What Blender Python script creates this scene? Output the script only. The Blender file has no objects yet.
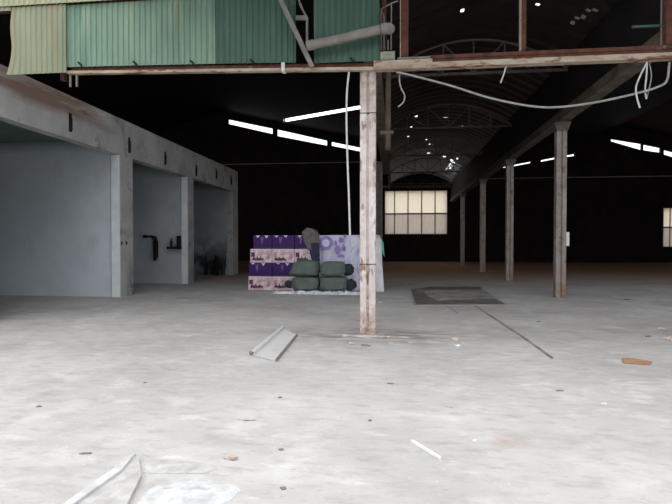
import bpy, bmesh, math, random
from mathutils import Vector, Matrix, Euler, noise
random.seed(7)
SC = bpy.context.scene
COL = SC.collection
PI = math.pi

# ------------------------------------------------------------------ camera, sky, exposure
FPX = 505.0
yaw, pitch = math.atan(59 / FPX), math.atan(9 / FPX)
CAM = Vector((0, 0, 1.6))
cd = bpy.data.cameras.new('camera'); cam = bpy.data.objects.new('camera', cd); COL.objects.link(cam)
cd.sensor_width = 36; cd.lens = FPX / 672 * 36; cd.clip_end = 300
cam.location = CAM; cam.rotation_euler = (PI / 2 - pitch, 0, yaw)
SC.camera = cam
ROT = Euler((PI / 2 - pitch, 0, yaw)).to_matrix()

w = bpy.data.worlds.new('overcast'); SC.world = w; w.use_nodes = True
WN, WL = w.node_tree.nodes, w.node_tree.links
bg = WN['Background']
wt = WN.new('ShaderNodeTexCoord'); ws = WN.new('ShaderNodeSeparateXYZ'); wr = WN.new('ShaderNodeMapRange'); wm = WN.new('ShaderNodeMix'); wm.data_type = 'RGBA'
WL.new(wt.outputs['Generated'], ws.inputs[0]); WL.new(ws.outputs['Z'], wr.inputs['Value']); wr.inputs['From Min'].default_value = 0.0; wr.inputs['From Max'].default_value = 1.0
WL.new(wr.outputs[0], wm.inputs['Factor'])
wm.inputs['A'].default_value = (.60, .63, .67, 1); wm.inputs['B'].default_value = (1.36, 1.38, 1.41, 1)   # overcast: brightest overhead
WL.new(wm.outputs['Result'], bg.inputs['Color']); bg.inputs['Strength'].default_value = 1.0

SC.view_settings.view_transform = 'Standard'; SC.view_settings.look = 'None'
SC.view_settings.gamma = 1; SC.view_settings.use_curve_mapping = False
SC.view_settings.exposure = 1.2
SC.cycles.max_bounces = 8; SC.cycles.diffuse_bounces = 5

# ------------------------------------------------------------------ measuring helpers
def ray(px, py): return ROT @ Vector(((px - 336) / FPX, (252 - py) / FPX, -1))
def G(px, py, z=0):
    d = ray(px, py); return CAM + d * ((z - 1.6) / d.z)
def PY(px, py, Y):
    d = ray(px, py); return CAM + d * (Y / d.y)
def PX(px, py, X):
    d = ray(px, py); return CAM + d * (X / d.x)

# ------------------------------------------------------------------ materials
def mat(name, c1, c2=None, scale=3, rough=0.8, detail=6, bump=0.0, bscale=None, c3=None, s3=1.0, t3=(0.55, 0.7),
        stretch=(1, 1, 1), t2=(0.35, 0.65), metal=0.0, spec=0.3, layers=()):
    """noise mix of c1/c2, then blotches of c3, then more layers (colour, scale, lo, hi, stretch, mask axis...)"""
    m = bpy.data.materials.new(name); m.use_nodes = True
    nt = m.node_tree; N, L = nt.nodes, nt.links
    b = N['Principled BSDF']; b.inputs['Roughness'].default_value = rough; b.inputs['Metallic'].default_value = metal
    b.inputs['Specular IOR Level'].default_value = spec
    tc = N.new('ShaderNodeTexCoord')
    def nz(sc, st, det=detail, off=0):
        mp = N.new('ShaderNodeMapping'); mp.inputs['Scale'].default_value = st; mp.inputs['Location'].default_value = (off, off * .7, off * .3)
        L.new(tc.outputs['Object'], mp.inputs['Vector'])
        n = N.new('ShaderNodeTexNoise'); n.inputs['Scale'].default_value = sc; n.inputs['Detail'].default_value = det
        n.inputs['Roughness'].default_value = 0.62
        L.new(mp.outputs[0], n.inputs['Vector']); return n
    def ramp(src, lo, hi):
        r = N.new('ShaderNodeMapRange'); r.inputs['From Min'].default_value = lo; r.inputs['From Max'].default_value = hi
        L.new(src, r.inputs['Value']); return r.outputs[0]
    def mix(f, a, bcol):
        x = N.new('ShaderNodeMix'); x.data_type = 'RGBA'
        L.new(f, x.inputs['Factor'])
        if isinstance(a, tuple): x.inputs['A'].default_value = (*a, 1)
        else: L.new(a, x.inputs['A'])
        x.inputs['B'].default_value = (*bcol, 1)
        return x.outputs['Result']
    out = None
    if c2 is None: c2 = c1
    out = mix(ramp(nz(scale, stretch).outputs['Fac'], *t2), c1, c2)
    if c3 is not None:
        out = mix(ramp(nz(s3, stretch, off=13).outputs['Fac'], *t3), out, c3)
    for k, ly in enumerate(layers):
        f = ramp(nz(ly['s'], ly.get('st', (1, 1, 1)), off=29 + 7 * k).outputs['Fac'], *ly['t'])
        if 'box' in ly:                    # restrict the layer to one stretch of the surface: (axis, from, to)
            sp = N.new('ShaderNodeSeparateXYZ'); L.new(tc.outputs['Object'], sp.inputs[0])
            for ax, lo, hi in ly['box']:
                r = ramp(sp.outputs[ax], lo, hi)
                mu = N.new('ShaderNodeMath'); mu.operation = 'MULTIPLY'; L.new(f, mu.inputs[0]); L.new(r, mu.inputs[1]); f = mu.outputs[0]
        if 'k' in ly:
            mu = N.new('ShaderNodeMath'); mu.operation = 'MULTIPLY'; L.new(f, mu.inputs[0]); mu.inputs[1].default_value = ly['k']; f = mu.outputs[0]
        out = mix(f, out, ly['c'])
    L.new(out, b.inputs['Base Color'])
    if bump:
        bn = N.new('ShaderNodeBump'); bn.inputs['Strength'].default_value = bump; bn.inputs['Distance'].default_value = 0.02
        L.new(nz(bscale or scale * 4, stretch).outputs['Fac'], bn.inputs['Height']); L.new(bn.outputs[0], b.inputs['Normal'])
    return m

def emit(name, c, s):
    m = bpy.data.materials.new(name); m.use_nodes = True
    b = m.node_tree.nodes['Principled BSDF']; b.inputs['Base Color'].default_value = (*c, 1)
    b.inputs['Emission Color'].default_value = (*c, 1); b.inputs['Emission Strength'].default_value = s
    return m

def translucent(name, c, c2, scale=2):
    m = bpy.data.materials.new(name); m.use_nodes = True
    nt = m.node_tree; N, L = nt.nodes, nt.links
    N.remove(N['Principled BSDF'])
    tc = N.new('ShaderNodeTexCoord'); mp = N.new('ShaderNodeMapping'); mp.inputs['Scale'].default_value = (3, 1, .5)
    n = N.new('ShaderNodeTexNoise'); n.inputs['Scale'].default_value = scale; n.inputs['Detail'].default_value = 4
    L.new(tc.outputs['Object'], mp.inputs[0]); L.new(mp.outputs[0], n.inputs['Vector'])
    x = N.new('ShaderNodeMix'); x.data_type = 'RGBA'; L.new(n.outputs['Fac'], x.inputs['Factor'])
    x.inputs['A'].default_value = (*c, 1); x.inputs['B'].default_value = (*c2, 1)
    t = N.new('ShaderNodeBsdfTranslucent'); d = N.new('ShaderNodeBsdfDiffuse')
    s = N.new('ShaderNodeMixShader'); s.inputs[0].default_value = 0.25
    L.new(x.outputs['Result'], t.inputs['Color']); L.new(x.outputs['Result'], d.inputs['Color'])
    L.new(t.outputs[0], s.inputs[1]); L.new(d.outputs[0], s.inputs[2])
    L.new(s.outputs[0], N['Material Output'].inputs['Surface'])
    return m

M = {}
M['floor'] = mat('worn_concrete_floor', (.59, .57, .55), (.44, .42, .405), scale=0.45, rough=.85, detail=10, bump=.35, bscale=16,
                 c3=(.64, .625, .61), s3=1.7, t3=(.52, .72),
                 layers=[dict(c=(.27, .25, .23), s=.9, t=(.52, .72), k=.5, st=(.8, 1.3, 1)), dict(c=(.32, .305, .29), s=6, t=(.50, .70), k=.5, st=(.7, 1.6, 1)),
                         dict(c=(.70, .69, .68), s=3.2, t=(.60, .70), st=(.6, 1.7, 1), k=.6), dict(c=(.25, .22, .20), s=19, t=(.62, .70), st=(.7, 1.5, 1), k=.6),
                         dict(c=(.74, .73, .72), s=24, t=(.64, .70), k=.5),
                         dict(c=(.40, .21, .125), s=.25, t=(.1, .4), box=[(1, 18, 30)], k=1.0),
                         dict(c=(.48, .31, .24), s=1.3, t=(.66, .76), k=.55),
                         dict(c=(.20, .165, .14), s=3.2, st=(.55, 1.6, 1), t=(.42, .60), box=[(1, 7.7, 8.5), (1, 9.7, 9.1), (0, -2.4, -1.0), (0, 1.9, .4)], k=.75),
                         dict(c=(.42, .26, .20), s=5, t=(.30, .60), box=[(0, .72, .92), (0, 1.15, .98), (1, 4.0, 4.15), (1, 4.42, 4.25)], k=.5)])
M['bay_concrete'] = mat('bare_grey_concrete', (.53, .53, .52), (.39, .385, .375), scale=1.2, rough=.9, bump=.3, bscale=9,
                 layers=[dict(c=(.21, .12, .085), s=.9, t=(.40, .56), st=(1, .35, 2.6), box=[(2, 4.62, 4.86), (1, 14.2, 13.2)], k=.85),
                         dict(c=(.10, .10, .11), s=1.6, t=(.56, .68), k=.5),
                         dict(c=(.09, .09, .10), s=2.4, t=(.35, .6), box=[(2, 1.5, .5), (1, 14.3, 14.7), (1, 15.2, 14.9)], k=.8)])
M['bay_plaster'] = mat('whitewashed_plaster', (.585, .63, .655), (.465, .51, .535), scale=.8, rough=.9, bump=.15, bscale=6,
                 layers=[dict(c=(.30, .34, .36), s=1.1, t=(.57, .75), st=(1, 1, .5), k=.55), dict(c=(.72, .74, .74), s=2, t=(.6, .75), k=.5),
                         dict(c=(.22, .29, .25), s=.6, t=(.2, .5), box=[(2, 4.15, 4.6)], k=.8)])
M['bay_plaster_lit'] = mat('lit_whitewash', (.74, .80, .85), (.64, .70, .75), scale=.8, rough=.9, bump=.15, bscale=6,  # first partition: stronger bluish daylight is painted into the whitewash
                 layers=[dict(c=(.42, .47, .50), s=1.1, t=(.55, .75), st=(1, 1, .5), k=.6), dict(c=(.82, .85, .86), s=2, t=(.6, .75), k=.5), dict(c=(.25, .24, .23), s=5, t=(.70, .74), k=.6),
                         dict(c=(.22, .29, .25), s=.6, t=(.2, .5), box=[(2, 4.3, 4.62)], k=.8)])
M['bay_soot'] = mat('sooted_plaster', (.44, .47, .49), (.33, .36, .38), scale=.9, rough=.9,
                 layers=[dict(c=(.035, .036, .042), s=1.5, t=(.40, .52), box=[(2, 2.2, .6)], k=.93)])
M['bay_edge'] = mat('pale_plaster_edge', (.88, .91, .93), (.74, .78, .80), scale=2, rough=.9)
M['bay_ceiling'] = mat('greenish_painted_slab', (.17, .24, .21), (.11, .16, .14), scale=1, rough=.9)
M['dark_wall'] = mat('dim_brick_wall', (.014, .0065, .005), (.006, .004, .0035), scale=1.3, rough=.95, layers=[dict(c=(.028, .010, .007), s=.8, t=(.55, .7), k=.5)])  # deep interior shade is put into this brick colour
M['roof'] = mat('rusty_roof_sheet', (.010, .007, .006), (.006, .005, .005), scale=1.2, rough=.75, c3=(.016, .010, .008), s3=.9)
M['roof_barrel'] = mat('dim_vault_sheet', (.018, .011, .009), (.009, .007, .007), scale=1.4, rough=.5, c3=(.03, .014, .011), s3=.8)  # darkness under the vault is put into the sheet colour
M['gable'] = mat('lit_roof_sheet', (.34, .37, .42), (.19, .21, .24), scale=2, rough=.6, stretch=(3, 1, .5))  # rear of the vault: light from the roof gaps painted as a paler sheet
M['truss'] = mat('grey_brown_steel', (.15, .135, .12), (.09, .068, .055), scale=5, rough=.7)
M['gutter'] = mat('dirty_gutter_steel', (.15, .12, .09), (.07, .048, .034), scale=2.5, rough=.75)
M['rust'] = mat('red_rust_steel', (.135, .055, .035), (.065, .028, .02), scale=6, rough=.9, c3=(.24, .16, .12), s3=5, t3=(.6, .75))
M['flange'] = mat('chalky_rusted_flange', (.47, .405, .33), (.33, .25, .185), scale=4, rough=.9, stretch=(.6, 1, 2), c3=(.19, .08, .045), s3=5, t3=(.53, .62))
M['green'] = mat('faded_green_sheet', (.205, .30, .222), (.135, .225, .168), scale=1.4, rough=.6, stretch=(1.6, 1, .35),
                 layers=[dict(c=(.34, .40, .27), s=1.1, t=(.5, .72), st=(2, 1, .3), k=.7), dict(c=(.20, .12, .07), s=2, t=(.62, .78), st=(3, 1, .3), k=.6)])
M['green_shaded'] = mat('shaded_green_sheet', (.068, .13, .095), (.044, .09, .067), scale=1.4, rough=.6, stretch=(1.6, 1, .35),  # same green cladding, with the shade on its right part painted in
                 layers=[dict(c=(.14, .20, .14), s=1.3, t=(.55, .75), st=(2, 1, .3), k=.5)])
M['green_dirty'] = mat('weathered_yellow_green_sheet', (.27, .28, .19), (.18, .22, .145), scale=1.6, rough=.7, stretch=(2, 1, .3),
                 layers=[dict(c=(.30, .19, .11), s=1.3, t=(.52, .68), st=(2, 1, .35), k=.65), dict(c=(.12, .24, .16), s=.9, t=(.6, .7), k=.6)])
M['green_pale'] = mat('pale_yellow_green_sheet', (.36, .36, .235), (.26, .28, .18), scale=2, rough=.7, stretch=(2, 1, .5), c3=(.28, .17, .10), s3=2, t3=(.62, .75))
M['column_paint'] = mat('peeling_white_column_paint', (.76, .71, .69), (.54, .455, .425), scale=3.2, rough=.85, bump=.4, bscale=16,
                 layers=[dict(c=(.26, .14, .09), s=5.5, t=(.565, .63), st=(1.5, 1.3, .45), k=.85), dict(c=(.84, .82, .80), s=4, t=(.56, .66), k=.7),
                         dict(c=(.36, .20, .13), s=7, t=(.40, .60), box=[(2, .9, .15)], k=.8),
                         dict(c=(.27, .20, .15), s=3, t=(.38, .6), box=[(2, 3.2, 4.2)], k=.75)])  # dark upper end: dirt plus canopy shade painted into the colour
M['column_grey'] = mat('dusty_grey_column', (.38, .35, .325), (.25, .22, .20), scale=2.6, rough=.9, bump=.3, bscale=14,
                 layers=[dict(c=(.24, .10, .06), s=5, t=(.58, .66), k=.8), dict(c=(.28, .12, .07), s=5, t=(.36, .6), box=[(2, 1.1, .1)], k=.85)])
M['seam'] = mat('dark_seam', (.05, .04, .035))
M['black'] = mat('black_stuff', (.010, .010, .010), (.014, .014, .014), rough=.8)
M['pipe'] = mat('dirty_pvc_pipe', (.25, .235, .21), (.18, .165, .145), scale=5, rough=.6)
M['angle'] = mat('galvanised_angle', (.24, .235, .215), (.16, .15, .13), scale=6, rough=.7)
M['cable'] = mat('grey_white_hose', (.36, .36, .355), (.24, .235, .23), scale=8, rough=.6)
M['cord'] = mat('white_cord', (.66, .66, .65), (.54, .54, .54), scale=8, rough=.6)
M['bracket'] = mat('pale_bracket_box', (.33, .34, .27), (.22, .22, .17), scale=8, rough=.7)
M['purple'] = mat('purple_carton_print', (.045, .008, .115), (.062, .014, .155), scale=3, rough=.45, layers=[dict(c=(.17, .09, .36), s=3, t=(.62, .75), st=(2, 1, .4), k=.6)])
M['pink'] = mat('pink_carton_print', (.74, .45, .52), (.90, .82, .83), scale=5, rough=.5, t2=(.42, .58), layers=[dict(c=(.9, .86, .86), s=2, t=(.58, .66), k=.9)])
M['print_dark'] = mat('dark_plum_ink', (.10, .03, .10), (.16, .06, .12), scale=8, rough=.5)
M['print_white'] = mat('white_ink', (.85, .82, .86), rough=.5)
M['print_lilac'] = mat('lilac_ink', (.22, .15, .40), (.13, .06, .28), scale=9, rough=.4)
M['print_rose'] = mat('rose_ink', (.62, .25, .36), (.74, .42, .48), scale=8, rough=.5)
M['sack'] = mat('grey_green_sackcloth', (.165, .20, .175), (.115, .145, .128), scale=4, rough=.85, bump=.5, bscale=22, layers=[dict(c=(.22, .25, .225), s=2.5, t=(.55, .7), k=.6)])
M['sack_tie'] = mat('black_tie', (.025, .035, .04), (.04, .055, .06), scale=5)
M['wrap'] = mat('lavender_plastic_wrap', (.60, .56, .80), (.82, .82, .92), scale=2.6, rough=.3, spec=.5, stretch=(2, 2, .6),
                layers=[dict(c=(.33, .24, .60), s=2.6, t=(.54, .64), st=(1.4, 1, .8), k=.8), dict(c=(.62, .72, .80), s=1.7, t=(.55, .7), k=.6)])
M['wrap_white'] = mat('white_plastic_film', (.80, .80, .83), (.62, .63, .68), scale=5, rough=.35, spec=.5)
M['wrap_print'] = mat('violet_print', (.27, .18, .55), (.38, .30, .66), scale=5, rough=.4)
M['teal'] = mat('teal_tarp', (.20, .62, .48), (.12, .45, .37), scale=4, rough=.6)
M['cloth'] = mat('grey_brown_cloth', (.22, .20, .195), (.14, .13, .13), scale=6, rough=.95)
M['navy'] = mat('navy_cloth', (.035, .035, .09), (.06, .06, .12), scale=6, rough=.95)
M['panel'] = mat('dusty_pale_sheet', (.66, .65, .635), (.60, .59, .58), scale=4, rough=.6, layers=[dict(c=(.42, .37, .34), s=3, t=(.62, .72), k=.4)])
M['stone'] = mat('broken_masonry', (.60, .50, .42), (.50, .43, .38), scale=8, rough=.95, bump=.4)
M['debris_dark'] = mat('dark_grit', (.20, .17, .15), (.30, .27, .25), scale=9, rough=.95)
M['debris_grey'] = mat('grey_rubble', (.60, .585, .57), (.43, .415, .40), scale=9, rough=.95, bump=.4)
M['plaster'] = mat('white_plaster_lump', (.69, .69, .69), (.50, .50, .495), scale=11, rough=.95, bump=.6, bscale=20)
M['cardboard'] = mat('brown_cardboard', (.48, .27, .16), (.36, .19, .11), scale=5, rough=.95)
M['yellow'] = mat('ochre_scrap', (.62, .47, .24), (.72, .62, .45), scale=10, rough=.9)
M['white_stick'] = mat('white_plastic_strip', (.86, .86, .86), rough=.5)
M['plate'] = mat('dark_stained_floor_plate', (.105, .095, .087), (.20, .185, .17), scale=1.8, rough=.8, layers=[dict(c=(.38, .36, .34), s=1.3, t=(.58, .7), k=.7)])
M['fill'] = mat('grey_concrete_fill', (.44, .42, .40), (.22, .205, .19), scale=1.6, rough=.9, layers=[dict(c=(.55, .52, .49), s=2.2, t=(.6, .7), k=.7)])
M['joint'] = mat('dark_joint', (.15, .125, .105), (.36, .335, .31), scale=2.2, rough=.95)
M['joint_pale'] = mat('faint_joint', (.36, .34, .32), (.30, .285, .27), scale=2.5, rough=.95)
M['rust_pipe'] = mat('dark_rusted_pipe', (.030, .013, .012), (.018, .012, .012), scale=6, rough=.9)
M['pane'] = translucent('frosted_pane', (.96, .95, .87), (.90, .88, .78))
M['pane_dim'] = translucent('dim_frosted_pane', (.76, .73, .68), (.60, .57, .53))  # lower panes: weaker light from behind is put into the colour
M['frame'] = mat('dark_window_frame', (.06, .05, .045), rough=.8)
M['tube'] = emit('lit_tube', (1, .98, 1), 1.4)
M['bottle'] = mat('dark_glass', (.03, .03, .035), (.05, .05, .055), scale=4, rough=.25)
M['rag'] = mat('pale_rag', (.45, .46, .48), (.30, .31, .33), scale=5, rough=.95)

# ------------------------------------------------------------------ mesh helpers
class MB:
    def __init__(s): s.bm = bmesh.new()
    def box(s, a, b, rot=None, piv=None):
        x0, y0, z0 = a; x1, y1, z1 = b
        vs = [Vector(p) for p in ((x0, y0, z0), (x1, y0, z0), (x1, y1, z0), (x0, y1, z0), (x0, y0, z1), (x1, y0, z1), (x1, y1, z1), (x0, y1, z1))]
        if rot is not None:
            pv = Vector(piv) if piv is not None else (Vector(a) + Vector(b)) / 2
            vs = [pv + rot @ (v - pv) for v in vs]
        v = [s.bm.verts.new(p) for p in vs]
        for f in ((0, 3, 2, 1), (4, 5, 6, 7), (0, 1, 5, 4), (1, 2, 6, 5), (2, 3, 7, 6), (3, 0, 4, 7)): s.bm.faces.new([v[i] for i in f])
        return s
    def prism(s, poly, d):
        """closed outline (3-D points) extruded along vector d"""
        d = Vector(d); a = [s.bm.verts.new(Vector(p)) for p in poly]; b = [s.bm.verts.new(Vector(p) + d) for p in poly]; n = len(a)
        s.bm.faces.new(a); s.bm.faces.new(b[::-1])
        for i in range(n): s.bm.faces.new((a[i], b[i], b[(i + 1) % n], a[(i + 1) % n]))
        return s
    def bar(s, p, q, w, h=None, up=(0, 0, 1)):
        p, q = Vector(p), Vector(q); h = h or w; d = (q - p).normalized(); u = Vector(up)
        if abs(d.dot(u)) > .98: u = Vector((0, 1, 0))
        x = d.cross(u).normalized(); y = x.cross(d).normalized()
        a = [p + x * sx * w / 2 + y * sy * h / 2 for sx, sy in ((-1, -1), (1, -1), (1, 1), (-1, 1))]
        return s.prism(a, q - p)
    def tube(s, pts, r, n=10):
        pts = [Vector(p) for p in pts]; rings = []
        for i, p in enumerate(pts):
            d = (pts[min(i + 1, len(pts) - 1)] - pts[max(i - 1, 0)]).normalized()
            u = Vector((0, 0, 1)) if abs(d.z) < .95 else Vector((0, 1, 0))
            x = d.cross(u).normalized(); y = x.cross(d)
            rr = r[i] if isinstance(r, (list, tuple)) else r
            rings.append([s.bm.verts.new(p + (x * math.cos(2 * PI * k / n) + y * math.sin(2 * PI * k / n)) * rr) for k in range(n)])
        for A, B in zip(rings, rings[1:]):
            for k in range(n): s.bm.faces.new((A[k], A[(k + 1) % n], B[(k + 1) % n], B[k]))
        s.bm.faces.new(rings[0][::-1]); s.bm.faces.new(rings[-1]); return s
    def blob(s, c, r, sub=2, jit=.15, f=3.0, flat=None, rot=None):
        res = bmesh.ops.create_icosphere(s.bm, subdivisions=sub, radius=1)
        c = Vector(c)
        for v in res['verts']:
            k = 1 + jit * noise.noise(v.co * f + c * 5)
            p = Vector((v.co.x * r[0] * k, v.co.y * r[1] * k, v.co.z * r[2] * k))
            if rot is not None: p = rot @ p
            if flat is not None and p.z < flat: p.z = flat
            v.co = c + p
        return s
    def build(s, name, m, parent=None, org=None, smooth=False, bevel=0, solid=0):
        o0 = Vector(org) if org is not None else (parent['_o'] if parent and '_o' in parent else Vector((0, 0, 0)))
        o0 = Vector(o0)
        me = bpy.data.meshes.new(name)
        if solid or True: bmesh.ops.recalc_face_normals(s.bm, faces=s.bm.faces)
        for v in s.bm.verts: v.co -= o0
        s.bm.to_mesh(me); s.bm.free()
        o = bpy.data.objects.new(name, me); COL.objects.link(o); me.materials.append(m)
        if smooth:
            for p in me.polygons: p.use_smooth = True
        if parent: o.parent = parent
        else: o.location = o0
        if bevel:
            b = o.modifiers.new('bevel', 'BEVEL'); b.width = bevel; b.segments = 2; b.limit_method = 'ANGLE'
        if solid:
            b = o.modifiers.new('solid', 'SOLIDIFY'); b.thickness = solid; b.offset = 0
        return o

ORIG = {}
def tag(o, label, cat, group=None, kind=None):
    o['label'] = label; o['category'] = cat
    if group: o['group'] = group
    if kind: o['kind'] = kind
    return o
def thing(name, label, cat, org, group=None):
    o = bpy.data.objects.new(name, None); COL.objects.link(o); o.location = Vector(org); o.empty_display_size = .1
    ORIG[o.name] = Vector(org); return tag(o, label, cat, group)
def part(mb, name, m, parent, **k): return mb.build(name, m, parent, org=ORIG[parent.name], **k)
def sub(mb, name, m, p, root, **k): return mb.build(name, m, p, org=ORIG[root.name], **k)
def struct(mb, name, m, **k):
    o = mb.build(name, m, **k); o['kind'] = 'structure'; return o
def copy_tree(o, loc, label, group=None):
    r = o.copy(); COL.objects.link(r); r.location = loc; r['label'] = label
    if group: r['group'] = group
    ORIG[r.name] = Vector(loc)
    for ch in o.children:
        c = ch.copy(); COL.objects.link(c); c.parent = r
        for g in ch.children:
            d = g.copy(); COL.objects.link(d); d.parent = c
    return r

# ------------------------------------------------------------------ the ground
YF, YB = 8.85, 44.0                 # front and back of the shed
XC, XR = -0.45, 4.80                # the two column lines of the vaulted middle aisle
XB = -8.05                          # aisle face of the concrete bays on the left
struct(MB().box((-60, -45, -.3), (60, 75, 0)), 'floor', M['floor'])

# ------------------------------------------------------------------ back wall with gaps under the roof and the window
ops = []                            # openings: x0, x1, bottom z at each end, top z at each end
def slit(pa, pb, th):
    a, b = PY(*pa, YB), PY(*pb, YB); ops.append((a.x, b.x, a.z - th[0], b.z - th[1], a.z, b.z))
slit((228, 119), (272.5, 128.2), (.42, .50)); slit((277, 129), (327, 140.3), (.60, .45)); slit((331.5, 141.5), (374, 150), (.36, .36))
slit((503, 167), (512, 165), (.06, .10)); slit((514, 164.6), (531, 161.3), (.13, .13)); slit((541, 160), (556, 157), (.14, .15)); slit((566, 155.3), (575, 153.6), (.14, .18))
slit((611, 138.5), (642, 143.5), (.22, .55)); slit((643.5, 144), (661, 147.5), (.5, .42)); slit((664, 149.3), (700, 158.5), (.42, .5))
wa, wb = PY(385, 234, YB), PY(447, 190.5, YB)
ops.append((wa.x, wb.x, wa.z, wa.z, wb.z, wb.z))
w2a, w2b = PY(663, 246.5, YB), PY(690, 208, YB)
ops2 = [(w2a.x, w2b.x, w2a.z, w2a.z, w2b.z, w2b.z)]
def wall_with(mb, x0, x1, top, y, th, openings):
    xs = sorted({x0, x1, -15.5, 18.2, XC, XR, *[o[0] for o in openings], *[o[1] for o in openings]}); xs = [x for x in xs if x0 <= x <= x1]
    for a, b in zip(xs, xs[1:]):
        mid = (a + b) / 2; hs = sorted([o for o in openings if o[0] < mid < o[1]], key=lambda o: o[2])
        lo = (0, 0)
        for o in hs:
            k = lambda x, i, j: o[i] + (o[j] - o[i]) * (x - o[0]) / (o[1] - o[0])
            hi = (k(a, 2, 3), k(b, 2, 3))
            mb.prism([(a, y, lo[0]), (b, y, lo[1]), (b, y, hi[1]), (a, y, hi[0])], (0, th, 0)); lo = (k(a, 4, 5), k(b, 4, 5))
        mb.prism([(a, y, lo[0]), (b, y, lo[1]), (b, y, top(b)), (a, y, top(a))], (0, th, 0))
def top_back(x):
    if x < XC: return 13.4 - .225 * (x + 15.5) if x > -15.5 else 13.4 + .3 * (x + 15.5)
    if x <= XR: return 7.9
    return 7.9 + .245 * (x - XR) if x < 18.2 else 11.18 - .25 * (x - 18.2)
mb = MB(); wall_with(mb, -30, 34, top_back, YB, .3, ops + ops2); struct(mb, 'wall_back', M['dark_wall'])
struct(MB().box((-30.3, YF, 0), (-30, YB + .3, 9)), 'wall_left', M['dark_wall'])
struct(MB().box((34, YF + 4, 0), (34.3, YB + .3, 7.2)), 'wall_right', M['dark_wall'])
# side aisle roofs (gables)
def slab(mb, a, b, y0, y1, t): mb.prism([(a[0], y0, a[1]), (b[0], y0, b[1]), (b[0], y0, b[1] + t), (a[0], y0, a[1] + t)], (0, y1 - y0, 0))
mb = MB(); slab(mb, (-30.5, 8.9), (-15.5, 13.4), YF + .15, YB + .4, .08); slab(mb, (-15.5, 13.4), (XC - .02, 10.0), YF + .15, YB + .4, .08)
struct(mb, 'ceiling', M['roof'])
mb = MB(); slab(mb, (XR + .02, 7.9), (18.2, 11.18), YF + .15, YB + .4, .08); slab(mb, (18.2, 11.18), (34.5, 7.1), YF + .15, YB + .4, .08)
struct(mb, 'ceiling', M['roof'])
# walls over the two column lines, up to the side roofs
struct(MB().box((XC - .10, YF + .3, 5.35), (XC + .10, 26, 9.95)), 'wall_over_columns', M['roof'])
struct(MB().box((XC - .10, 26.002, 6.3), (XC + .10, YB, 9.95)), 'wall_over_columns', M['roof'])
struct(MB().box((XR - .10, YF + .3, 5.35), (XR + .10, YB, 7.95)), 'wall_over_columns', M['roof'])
# vaulted roof of the middle aisle, with holes
mb = MB(); NA, NY = 56, 230; y0, y1 = YF + .3, YB
def vault(u, v):
    x = XC + .1 + (XR - XC - .2) * u; t = 2 * u - 1
    return Vector((x, y0 + (y1 - y0) * v, 6.74 + .78 * (1 - t * t) + .018 * math.sin(v * 230 * PI * .5)))
grid = [[mb.bm.verts.new(vault(i / NA, j / NY)) for i in range(NA + 1)] for j in range(NY + 1)]
holes = set()
def hole(px, py, nu=1, nv=1):
    best = None
    d = ray(px, py)
    for k in range(400, 4600):                       # march to the vault
        p = CAM + d * (k * .01 / d.y); u = (p.x - XC - .1) / (XR - XC - .2); v = (p.y - y0) / (y1 - y0)
        if 0 <= u <= 1 and 0 <= v <= 1 and p.z >= vault(u, v).z:
            best = (int(u * NA), int(v * NY)); break
    if best:
        for i in range(nu):
            for j in range(nv): holes.add((best[0] + i, best[1] + j))
for q in ((416, 116, 1, 2), (414, 116.5), (443.5, 117.5, 2, 1), (412, 127), (409, 136.5), (426, 140), (430, 144), (462.5, 126, 1, 1), (476, 148.5, 1, 3), (462, 9), (538, 4), (571, 21), (577, 17.5), (583, 15), (589, 12), (594, 9),
          (428, 153, 2, 2), (444, 156, 2, 3), (458, 158, 1, 3), (452, 159.5, 2, 2), (395, 160, 1, 2)): hole(*q)
hole(624, -4, 4, 4)
for i in range(46, 54):                                # a row of sheets missing along the right valley near the back wall
    for j in range(172, 214):
        if random.random() < (.65 if i > 48 else .3): holes.add((i, j))
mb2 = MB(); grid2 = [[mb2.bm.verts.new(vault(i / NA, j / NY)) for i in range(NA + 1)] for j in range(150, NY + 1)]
for j in range(NY):
    for i in range(NA):
        if (i, j) in holes: continue
        if j >= 150: g = grid2; q = j - 150; mb2.bm.faces.new((g[q][i], g[q][i + 1], g[q + 1][i + 1], g[q + 1][i]))
        else: mb.bm.faces.new((grid[j][i], grid[j][i + 1], grid[j + 1][i + 1], grid[j + 1][i]))
for v in [v for v in mb.bm.verts if not v.link_faces]: mb.bm.verts.remove(v)
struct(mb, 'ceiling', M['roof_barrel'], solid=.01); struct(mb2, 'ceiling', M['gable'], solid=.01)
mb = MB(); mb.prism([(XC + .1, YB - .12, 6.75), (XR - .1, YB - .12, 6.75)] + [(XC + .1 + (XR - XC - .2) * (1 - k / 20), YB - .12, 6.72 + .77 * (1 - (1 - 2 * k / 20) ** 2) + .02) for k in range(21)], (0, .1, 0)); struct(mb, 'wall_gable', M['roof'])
# unseen canopy before the shed, added to shade the cladding and column top
mb = MB(); slab(mb, (-4.8, 6.7), (14, 6.7), 6.0, YF - .32, .08); struct(mb, 'ceiling', M['roof'])

# unseen wall behind the camera, added to block low sky light
struct(MB().box((-40, -16.5, 0), (40, -16, 6)), 'wall_blocker_back', M['bay_concrete'])
struct(MB().box((XB - .32, -10, 0), (XB - .02, 8.94, 3.2)), 'wall_blocker_left', M['bay_concrete'])  # unseen wall, added to darken the floor by the left bays
struct(MB().box((-3, -9, 6.5), (14, -1.5, 6.6)), 'ceiling_blocker', M['roof'])  # unseen roof, added to dim the foreground floor

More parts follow.
